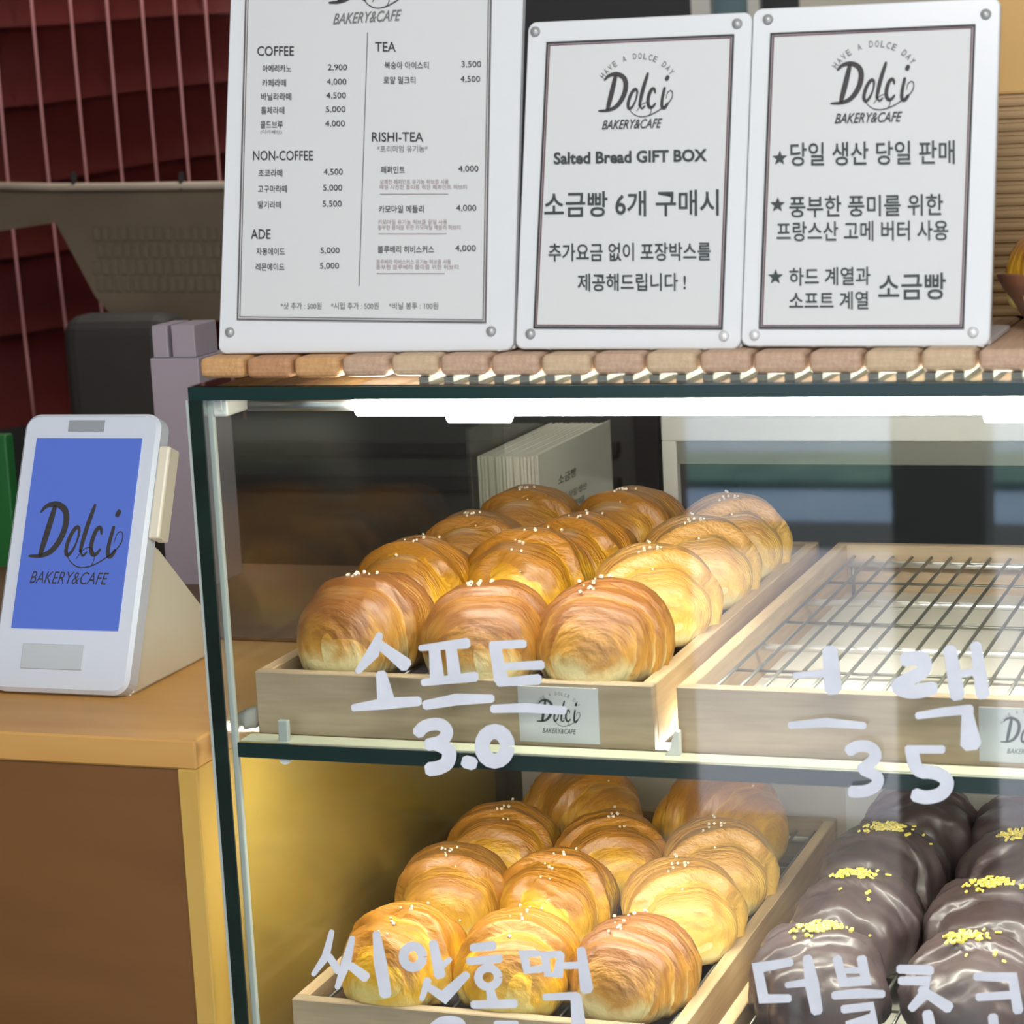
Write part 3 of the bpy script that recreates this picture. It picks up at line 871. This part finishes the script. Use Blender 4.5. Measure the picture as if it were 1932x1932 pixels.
# ------------------------------------------------------------------ signs
TILT = math.radians(13.5)
def make_sign(label, xa, xb, h, y0=.03, skew=0.0):
    s = thing('sign_stand', label, 'sign', ((xa + xb) / 2, y0, ZW), (-TILT, 0, 0))
    s.matrix_world = Matrix.Translation(((xa + xb) / 2, y0, ZW + .0006)) @ Matrix.Rotation(-TILT, 4, 'X') @ Matrix.Rotation(skew, 4, 'Y')
    mw = s.matrix_world.copy(); inv = mw.inverted()
    nrm = mw.to_3x3() @ Vector((0, -1, 0)); org = mw.translation
    def uv(px, py):
        r = ray(px, py); k = (org - CAM).dot(nrm) / r.dot(nrm)
        q = inv @ (CAM + r * k)
        return (q.x, q.z)
    w = (xb - xa) / 2
    b = sheet_bm(w, 0, .006, 0, h, .006)
    build('panel', b, M['acryl'], s)
    # foot behind, flat on the mat: a folded strip
    ft = Matrix.Rotation(TILT, 4, 'X')
    b = box_bm(-w, w, .004, .085, .0, .004, .001, 1)
    bmesh.ops.transform(b, matrix=ft, verts=b.verts)
    bmesh.ops.translate(b, vec=(0, 0, .0), verts=b.verts)
    build('foot', b, M['acryl'], s)
    return s, uv
def loc3(p, d=.0009): return Vector((p[0], -d, p[1]))
def quad(name, c, m, parent, d, th=.0004):
    b = bmesh.new()
    f = [b.verts.new(loc3(p, d)) for p in c]; k = [b.verts.new(loc3(p, d - th)) for p in c]
    b.faces.new(f); b.faces.new(k[::-1])
    for i in range(4): b.faces.new((f[i], k[i], k[(i + 1) % 4], f[(i + 1) % 4]))
    bmesh.ops.recalc_face_normals(b, faces=b.faces)
    return build(name, b, m, parent)
def frame_lines(uv, corners, mats, parent, lw):
    """corners: px TL,TR,BR,BL; nested lines"""
    c = [uv(*p) for p in corners]
    cx = sum(p[0] for p in c) / 4; cy = sum(p[1] for p in c) / 4
    inset = 0
    for m, w_, gap in mats:
        for i in range(4):
            p, q = c[i], c[(i + 1) % 4]
            def ins(a, t): return (a[0] + math.copysign(t, cx - a[0]), a[1] + math.copysign(t, cy - a[1]))
            a1, b1 = ins(p, inset), ins(q, inset); a2, b2 = ins(p, inset + w_), ins(q, inset + w_)
            quad('border_line', [a1, b1, b2, a2], m, parent, .0012 + .0001 * (i % 2), .0004)
        inset += w_ + gap
    return c
def line_text(s, uv, x0, x1, y_base, h, m, parent, slope=0, bold=0, shear=0):
    """text stretched between photo x0..x1 on baseline y_base, h px tall"""
    A, B = uv(x0, y_base), uv(x1, y_base + slope)
    T = uv(x0, y_base - h)
    hh = T[1] - A[1]; sx = T[0] - A[0]
    def fn(u, v):
        return Vector((A[0] + (B[0] - A[0]) * u + sx * v, -.0014, A[1] + (B[1] - A[1]) * u + hh * v))
    return put_text(s, fn, m, parent, bold, shear)
def logo(uv, px, py, wpx, parent, m, arc=True, ink2=None):
    """px,py = photo position of the left end of the word's baseline"""
    A = uv(px, py); B = uv(px + wpx, py)
    k = B[0] - A[0]
    b = ribbon_bm(LOGO, lambda x, y: Vector((A[0] + x * k, -.0014, A[1] + y * k)))
    bmesh.ops.recalc_face_normals(b, faces=b.faces)
    build('lettering', b, m, parent)
    put_text('BAKERY&CAFE', lambda u, v: Vector((A[0] + k * (.06 + .86 * u), -.0014, A[1] - k * .26 + v * k * .13)), ink2 or m, parent, .01, .35)
    if arc:
        arc_text('HAVE A DOLCE DAY', lambda u, v: Vector((A[0] + k * (.54 + u), -.0014, A[1] + k * (.13 + v))), .57, .080, 148, 34, parent, M['ink_s'])
def screws(s, uv, pts):
    for (x, y), m in pts:
        u = uv(x, y)
        build('screw_cap', cyl_bm((u[0], 0, u[1]), (u[0], -.0022, u[1]), .0036, 18, None, .0030), m, s, True)

# menu
s1, uv = make_sign('tall white price list stand at left, printed in small grey type', -.0135, .2085, .31)
c = [(468, -90), (925, -90), (914, 604), (450, 601)]
pc = [uv(*p) for p in [(466, -90), (925, -90), (913, 606), (450, 602)]]
pp = quad('paper', pc, M['paper'], s1, .0006)
frame_lines(uv, [(466, -90), (930, -90), (918, 610), (448, 604)], [(M['greyline'], .0011, .0009), (M['ink_s'], .0006, 0)], pp, 1)
screws(s1, uv, [((434, 627), M['screw']), ((927, 625), M['screw'])])
logo(uv, 622, 6, 150, pp, M['ink'], False, M['ink_s'])
def mt_(s, x0, x1, y, h, m=None, **k): line_text(s, uv, x0, x1, y, h, m or M['ink_s'], pp, **k)
for s_, x0_, x1_, y_ in (('COFFEE', 487, 556, 106), ('NON-COFFEE', 479, 592, 303), ('ADE', 475, 512, 451), ('TEA', 709, 748, 98), ('RISHI-TEA', 703, 800, 268)):
    mt_(s_, x0_, x1_, y_, 18, M['ink'], bold=.005)
for s_, x0_, x1_, y_, pr, p0_, p1_ in (('아메리카노', 497, 551, 137, '2,900', 620, 656), ('카페라떼', 496, 541, 164, '4,000', 618, 655), ('바닐라라떼', 494, 551, 190, '4,500', 617, 654),
        ('돌체라떼', 494, 538, 216, '5,000', 616, 653), ('콜드브루', 493, 535, 243, '4,000', 615, 652), ('초코라떼', 489, 534, 334, '4,500', 612, 648),
        ('고구마라떼', 488, 543, 364, '5,000', 611, 647), ('딸기라떼', 488, 532, 394, '5,500', 610, 646), ('자몽에이드', 485, 539, 482, '5,000', 606, 642), ('레몬에이드', 484, 538, 511, '5,000', 605, 641),
        ('복숭아 아이스티', 727, 810, 131, '3,500', 872, 909), ('로얄 밀크티', 725, 785, 159, '4,500', 870, 907), ('페퍼민트', 720, 765, 328, '4,000', 866, 904),
        ('카모마일 메들리', 716, 801, 402, '4,000', 862, 900), ('블루베리 히비스커스', 714, 820, 478, '4,000', 860, 899)):
    mt_(s_, x0_, x1_, y_, 14, M['ink'], bold=.004); mt_(pr, p0_, p1_, y_ - 2, 13, M['ink'], bold=.0)
mt_('(디카페인)', 493, 533, 254, 8); mt_('*프리미엄 유기농*', 713, 808, 288, 13)
for s_, x1_, y_ in (('상쾌한 페퍼민트 유기농 허브를 사용', 848, 348), ('매일 시원한 풍미를 위한 페퍼민트 허브티', 882, 358), ('카모마일 유기농 허브를 당일 사용', 845, 424), ('풍부한 풍미를 위한 카모마일 메들리 허브티', 870, 434),
                    ('블루베리 히비스커스 유기농 허브를 사용', 852, 499), ('풍부한 블루베리 풍미를 위한 허브티', 866, 509)):
    mt_(s_, 718 - (y_ - 348) * .045, x1_, y_, 9, M['ink_r'])
for y_, xr in ((366, 847), (441, 843), (516, 840)):
    a1, b1 = uv(718 - (y_ - 366) * .04, y_), uv(xr, y_)
    quad('rule_line', [a1, b1, (b1[0], b1[1] - .0004), (a1[0], a1[1] - .0004)], M['ink_r'], pp, .0013)
a1, b1 = uv(694, 62), uv(678, 540)
quad('rule_line', [a1, (a1[0] + .0005, a1[1]), (b1[0] + .0005, b1[1]), b1], M['ink_s'], pp, .0013)
for s_, x0_, x1_ in (('*샷 추가 : 500원', 531, 608), ('*시럽 추가 : 500원', 626, 716), ('*비닐 봉투 : 100원', 735, 828)):
    mt_(s_, x0_, x1_, 584, 13)

# gift box sign
s2, uv = make_sign('middle white sign about a salted bread gift box', .2103, .3672, .2235, skew=.012)
pc = [uv(*p) for p in [(1040, 84), (1378, 70), (1356, 612), (1014, 614)]]
pp = quad('paper', pc, M['paper'], s2, .0006)
frame_lines(uv, [(1032, 80), (1386, 65), (1364, 622), (1007, 620)], [(M['ink'], .0013, .0006), (M['maroon'], .0007, 0)], pp, 1)
screws(s2, uv, [((1391, 45), M['screw']), ((1001, 630), M['screw']), ((1366, 634), M['screw_l']), ((1010, 60), M['screw'])])
logo(uv, 1130, 210, 132, pp, M['ink'], True, M['ink'])
T_ = lambda s, x0, x1, y, h, sl=0, b_=.01: line_text(s, uv, x0, x1, y, h, M['ink_g'], pp, sl, b_)
T_('Salted Bread GIFT BOX', 1046, 1335, 311, 23, -6, .03)
T_('소금빵 6개 구매시', 1028, 1357, 411, 48, -4, .012)
T_('추가요금 없이 포장박스를', 1036, 1342, 494, 34, -2, .012)
T_('제공해드립니다 !', 1091, 1295, 550, 33, -1, .012)

# freshness sign
s3, uv = make_sign('right white sign with three starred lines', .3678, .5300, .2235, skew=.012)
pc = [uv(*p) for p in [(1462, 66), (1832, 54), (1812, 612), (1440, 614)]]
pp = quad('paper', pc, M['paper'], s3, .0006)
frame_lines(uv, [(1454, 63), (1841, 46), (1819, 621), (1432, 621)], [(M['ink'], .0013, .0006), (M['maroon'], .0007, 0)], pp, 1)
screws(s3, uv, [((1449, 37), M['screw']), ((1860, 27), M['screw']), ((1424, 632), M['screw_l']), ((1836, 627), M['screw_l'])])
logo(uv, 1568, 196, 148, pp, M['ink'], True, M['ink'])
T_('당일 생산 당일 판매', 1492, 1802, 314, 44, -4)
T_('풍부한 풍미를 위한', 1490, 1780, 411, 40, -4)
T_('프랑스산 고메 버터 사용', 1466, 1790, 456, 37, -2)
T_('하드 계열과', 1490, 1643, 540, 34, -2)
T_('소프트 계열', 1490, 1639, 585, 34, -1)
T_('소금빵', 1658, 1785, 567, 50, -2)
for (x, y) in ((1472, 299), (1468, 387), (1464, 523)):
    A = uv(x, y); r_ = .0052
    pts = []
    for i in range(10):
        t = math.pi / 2 + i * math.pi / 5; rr = r_ if i % 2 == 0 else r_ * .42
        pts.append((A[0] + rr * math.cos(t), A[1] + rr * math.sin(t)))
    b = bmesh.new(); b.faces.new([b.verts.new(loc3(p, .0014)) for p in pts]); build('star', b, M['ink_g'], pp)

# ------------------------------------------------------------------ kraft box and bowl at right, on the mat
a = at(1800, 600, .20)
kb = thing('kraft_box', 'tan kraft box with horizontal ridges, behind the right sign', 'box', (a.x, .20, ZW))
top = at(1900, 0, .20).z + .05 - ZW; mid = at(1900, 178, .20).z - ZW
box('upper_board', 0, .16, 0, .08, mid, top, M['kraft'], kb, .002)
box('core', .003, .157, .003, .077, 0, mid, M['kraft2'], kb)
nr = 18
rb = None
for i in range(nr):
    if rb is None:
        rb = build('ridge', box_bm(0, .16, 0, .08, 0, mid / nr * .72, .0025, 2), M['kraft2'], kb, False)
    else:
        link('ridge', rb.data, None, kb).location = (0, 0, i * mid / nr)
bw = at(1950, 640, .12)
prof = [(.0, .0), (.022, .0), (.036, .010), (.047, .026), (.052, .036), (.049, .036), (.044, .026), (.033, .013), (.0, .008)]
b = bmesh.new(); n = 32; rings = []
for r_, z_ in prof:
    rings.append([b.verts.new((max(r_, 1e-4) * math.cos(2 * math.pi * k / n), max(r_, 1e-4) * math.sin(2 * math.pi * k / n), z_ + .004 * math.sin(4 * math.pi * k / n) * (r_ > .04))) for k in range(n)])
for i in range(len(rings) - 1):
    for k in range(n): b.faces.new((rings[i][k], rings[i][(k + 1) % n], rings[i + 1][(k + 1) % n], rings[i + 1][k]))
bmesh.ops.remove_doubles(b, verts=b.verts, dist=1e-4 * .5)
bmesh.ops.recalc_face_normals(b, faces=b.faces)
bo = build('wooden_bowl', b, M['bowl'], None, True); bcx = at(1882, 585, .12).x + .052
bo.location = (bcx, .12, ZW); tag(bo, 'dark brown wooden bowl at the right edge, on the slatted mat', 'bowl')
o = bpy.data.objects.new('bread_roll', ROLLS[3][0]); C.objects.link(o); o.scale = (.8, .72, .85); o.location = (bcx - .002, .12, ZW + .014); o.rotation_euler = (0, 0, .5)
tag(o, 'orange roll lying in the dark wooden bowl', 'bread')

# ------------------------------------------------------------------ counter with the payment terminal
ZC = 1.055
ct = thing('service_counter', 'brown wooden counter left of the display case', 'counter', (0, 0, 0))
XC = -.040
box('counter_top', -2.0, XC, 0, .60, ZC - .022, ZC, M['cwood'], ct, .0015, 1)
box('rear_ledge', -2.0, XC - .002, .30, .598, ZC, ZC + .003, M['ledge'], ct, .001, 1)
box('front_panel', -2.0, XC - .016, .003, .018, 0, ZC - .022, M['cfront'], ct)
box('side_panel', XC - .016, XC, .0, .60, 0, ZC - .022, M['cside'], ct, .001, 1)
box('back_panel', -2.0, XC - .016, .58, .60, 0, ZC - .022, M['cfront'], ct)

KT = math.radians(24)
kx = (-.271 - .150) / 2
ks = thing('payment_terminal', 'white payment terminal with a blue lit screen on the counter', 'payment terminal', (kx, .10, ZC))
km = Matrix.Rotation(-KT, 4, 'X')
def kbox(name, x0, x1, y0, y1, z0, z1, m, parent, bev=0, seg=2):
    b = box_bm(x0, x1, y0, y1, z0, z1, bev, seg)
    bmesh.ops.transform(b, matrix=Matrix.Translation((0, 0, .004)) @ km, verts=b.verts)
    return build(name, b, m, parent, False)
kw = .0615
b = sheet_bm(kw, 0, .016, 0, .226, .013, 6, .003)
bmesh.ops.transform(b, matrix=Matrix.Translation((0, 0, .004)) @ km, verts=b.verts)
body = build('body', b, M['kiosk'], ks)
scn = kbox('screen', -.0475, .0475, -.0012, .002, .050, .205, M['screen'], ks)
kbox('camera_slot', -.020, .012, -.0010, .002, .211, .220, M['grey'], ks)
kbox('card_slot', -.035, .020, -.0010, .002, .018, .038, M['slotp'], ks, .0005, 1)
kbox('card_reader', kw, kw + .010, .002, .020, .125, .200, M['kiosk_b'], ks, .002)
kmm = Matrix.Translation((0, 0, .004)) @ km
b = ribbon_bm(LOGO, lambda x, y: kmm @ Vector((-.040 + x * .078, -.0018, .108 + y * .085)))
bmesh.ops.recalc_face_normals(b, faces=b.faces)
build('lettering', b, M['ink'], scn)
put_text('BAKERY&CAFE', lambda u, v: kmm @ Vector((-.036 + .070 * u, -.0018, .086 + v * .010)), M['ink'], scn, .0, .3)
q = at(290, 1090, .17)
b = prism_bm([(.012, 0), (.165, 0), (.165, .022), (.075, .105), (.060, .110), (.045, .085)], 'X', -kw + .003, kw - .002)
bmesh.ops.bevel(b, geom=list(b.edges), offset=.002, segments=2, affect='EDGES')
build('wedge_stand', b, M['kiosk_b'], ks)

a = at(334, 602, .56); c = at(400, 1080, .56)
lb = thing('lilac_box', 'tall pale lilac box standing on the counter behind the terminal', 'box', (a.x, .50, ZC))
box('body', 0, .050, .0, .06, 0, a.z - ZC - .03, M['lilac'], lb, .001)
box('lid_post', .002, .018, .004, .05, a.z - ZC - .03, a.z - ZC, M['lilac'], lb, .001)
box('lid_post', .022, .046, .004, .05, a.z - ZC - .03, a.z - ZC, M['lilac'], lb, .001)

# ------------------------------------------------------------------ background left
Y1 = 1.7
cu = thing('tiered_curtain', 'dark red tiered curtain with thin pink cords, upper left', 'curtain', (0, Y1, 0))
edges = [(-130, -150), (42, 22), (194, 150), (346, 284), (480, 420), (625, 560), (800, 740)]
for i in range(len(edges) - 1):
    (tl_, tr_), (bl_, br_) = edges[i], edges[i + 1]
    b = bmesh.new(); nx = 24; g = []
    for j in range(4):
        row = []
        v = j / 3
        for k in range(nx + 1):
            u = k / nx
            px = -120 + 600 * u
            ytop = tl_ + (tr_ - tl_) * (px / 430) + 4 * math.sin(u * 6); ybot = bl_ + (br_ - bl_) * (px / 430) + 4 * math.sin(u * 6)
            yy = Y1 + .03 * math.sin(u * 5) - .018 * v + .012 * (j == 0)
            p = at(px, ytop + (ybot - ytop) * v + (6 if j == 3 else 0), yy)
            row.append(b.verts.new(p - Vector((0, Y1, 0))))
        g.append(row)
    for j in range(3):
        for k in range(nx): b.faces.new((g[j][k], g[j][k + 1], g[j + 1][k + 1], g[j + 1][k]))
    bmesh.ops.solidify(b, geom=list(b.faces), thickness=.004)
    build('tier', b, M['red'], cu, True)
for xa, xb in ((60, 97), (133, 169), (202, 236), (268, 302), (330, 362), (388, 420), (-14, 20), (-84, -54)):
    pts = []
    for k in range(12):
        t = k / 11; y_ = -60 + 850 * t
        x_ = xa + (xb - xa) * (y_ / 340) - 5 * math.sin(min(1, max(0, (y_ + 60) / 850)) * 3.14)
        u = (x_ + 120) / 600
        pts.append(at(x_, y_, Y1 + .03 * math.sin(u * 5) - .026) - Vector((0, Y1, 0)))
    build('cord', tube_bm(pts, .0021, 8), M['cord'], cu, True)

Y2 = 1.30
hp = thing('woven_hamper', 'taupe woven hamper with a pale rim, below the red curtain', 'hamper', (0, Y2, 0))
poly = [(at(x, y, Y2).x, at(x, y, Y2).z) for x, y in ((-60, 356), (470, 352), (470, 600), (235, 622), (180, 560), (105, 420), (-60, 445))]
build('body', prism_bm(poly, 'Y', 0, .05), M['brown'], hp)
a = at(-60, 345, Y2 - .01); c = at(470, 358, Y2 - .01)
build('rim', tube_bm([(at(x, y, Y2 - .008).x, -.008, at(x, y, Y2 - .008).z) for x, y in ((-60, 350), (100, 353), (250, 352), (470, 349))], .0052, 10), M['rim'], hp, True)
stripm = None
for r_ in range(4):
    for k in range(15):
        x_ = 176 + k * 17 + (r_ % 2) * 8; y_ = 428 + r_ * 32
        if x_ - 110 < (y_ - 420) * .55: continue
        p = at(x_, y_, Y2)
        if stripm is None:
            o = build('weave_strip', box_bm(0, .0085, -.003, .001, -.018, 0, .001, 1), M['brown2'], hp); stripm = o.data
        else:
            o = link('weave_strip', stripm, None, hp)
        o.location = (p.x, 0, p.z)
for x_ in (137, 340):
    a = at(x_, 325, Y2 - .01)
    box('rim_pin', a.x - .002, a.x + .002, -.012, -.004, at(x_, 357, Y2).z, a.z, M['dark'], hp)

Y3 = 1.12
a = at(118, 598, Y3); c = at(338, 1090, Y3)
dc = thing('chair', 'dark upholstered chair back behind the payment terminal', 'chair', ((a.x + c.x) / 2, Y3, 0))
wd = (c.x - a.x) / 2 + .01
box('backrest', -wd, wd, 0, .07, .62, a.z, M['dark'], dc, .025, 4)
box('seat', -wd, wd, .03, .48, .44, .52, M['dark'], dc, .02, 3)
for sx in (-1, 1):
    for y_ in (.03, .44):
        build('leg', cyl_bm((sx * (wd - .03), y_, 0), (sx * (wd - .03), y_, .45 if y_ > .1 else .66), .014, 10), M['metal'], dc, True)
a = at(-40, 815, .58); c = at(48, 1020, .58)
gs = box('green_board', a.x, c.x, .56, .575, ZC, a.z, M['green'], None, .002)
tag(gs, 'plain green board standing at the left edge behind the terminal', 'board')

# ------------------------------------------------------------------ background behind the case
Y4 = 1.75
bc = thing('back_cabinet', 'dark grey cabinet with horizontal rails behind the case', 'cabinet', (0, Y4, 0))
a = at(330, 1250, Y4); c = at(1242, 700, Y4)
xr = c.x
box('body', a.x + .05, xr, .0, .4, 0, c.z + .03, M['cab'], bc, .004)
for y_ in (838, 905):
    z_ = at(700, y_, Y4).z
    box('rail', a.x + .02, xr - .06, -.02, 0, z_ - .012, z_ + .006, M['cab2'], bc, .001)
box('stile', xr - .035, xr, -.015, 0, .2, c.z + .02, M['cab2'], bc, .002)
Y5 = 2.3
wc = thing('wall_unit', 'grey and teal panelled unit seen above the signs', 'cabinet', (0, Y5, 0))
def seg(x0, x1, m, nm, dy=0):
    a = at(x0, 60, Y5); c = at(x1, 60, Y5)
    box(nm, a.x, c.x, dy, .3, 1.36, 2.3, m, wc)
seg(940, 1312, M['cab2'], 'panel'); seg(1312, 1348, M['frame'], 'stile', -.02); seg(1348, 1418, M['teal'], 'panel'); seg(1418, 1440, M['frame'], 'stile', -.02); seg(1440, 1510, M['cab2'], 'panel'); seg(1510, 2300, M['creamw'], 'panel')
box('lower_body', at(940, 60, Y5).x, at(2300, 60, Y5).x, .02, .3, 0, 1.36, M['slate'], wc)

# card stack and rear worktop
wt = thing('rear_worktop', 'dark worktop behind the case carrying the cards', 'worktop', (0, .618, 0))
box('top', -.30, 1.0, 0, .45, .93, .96, M['cab2'], wt, .002)
box('plinth', -.28, .98, .02, .43, 0, .93, M['cab'], wt)
a = at(901, 872, .64); c = at(1015, 862, .64)
st = thing('card_stack', 'stack of cream cards standing upright behind the rolls, text on the outermost', 'cards', (a.x, .64, .96))
ht = c.z - .96; wdt = c.x - a.x
n = 17
cards = None
for i in range(n):
    x = wdt * i / n
    if cards is None:
        b = box_bm(0, wdt / n * .72, 0, .215, 0, ht, 0)
        cards = build('card', b, M['card'], st); me = cards.data
    else:
        cards = link('card', me, None, st)
    cards.location = (x, .0015 * math.sin(i * 2.7), 0); cards.rotation_euler = (0, 0, -.012 * (i % 3))
fc = box('front_card', wdt, wdt + .0012, -.004, .222, 0, ht + .002, M['card'], st)
xf = wdt + .0018
def ctext(s, y0, y1, z, h):
    put_text(s, lambda u, v: Vector((xf, y0 + (y1 - y0) * u, z + v * h)), M['ink'], fc)
ctext('소금빵', .050, .105, ht - .036, .009)
for i in range(6):
    ctext(['소금빵 당일 생산', '매일 풍부한 풍미를', '프랑스산 고메 버터 사용', '소프트 계열 소금빵', '하드 계열 소금빵', '사용 허브'][i], .035, .135 - .008 * (i % 3), ht - .054 - i * .0115, .0068)
box('clear_holder', -.006, -.003, -.012, .20, -.0, ht + .03, M['acr_clear'], st)
box('clear_holder', -.006, wdt + .004, -.014, -.011, 0, ht * .55, M['acr_clear'], st)
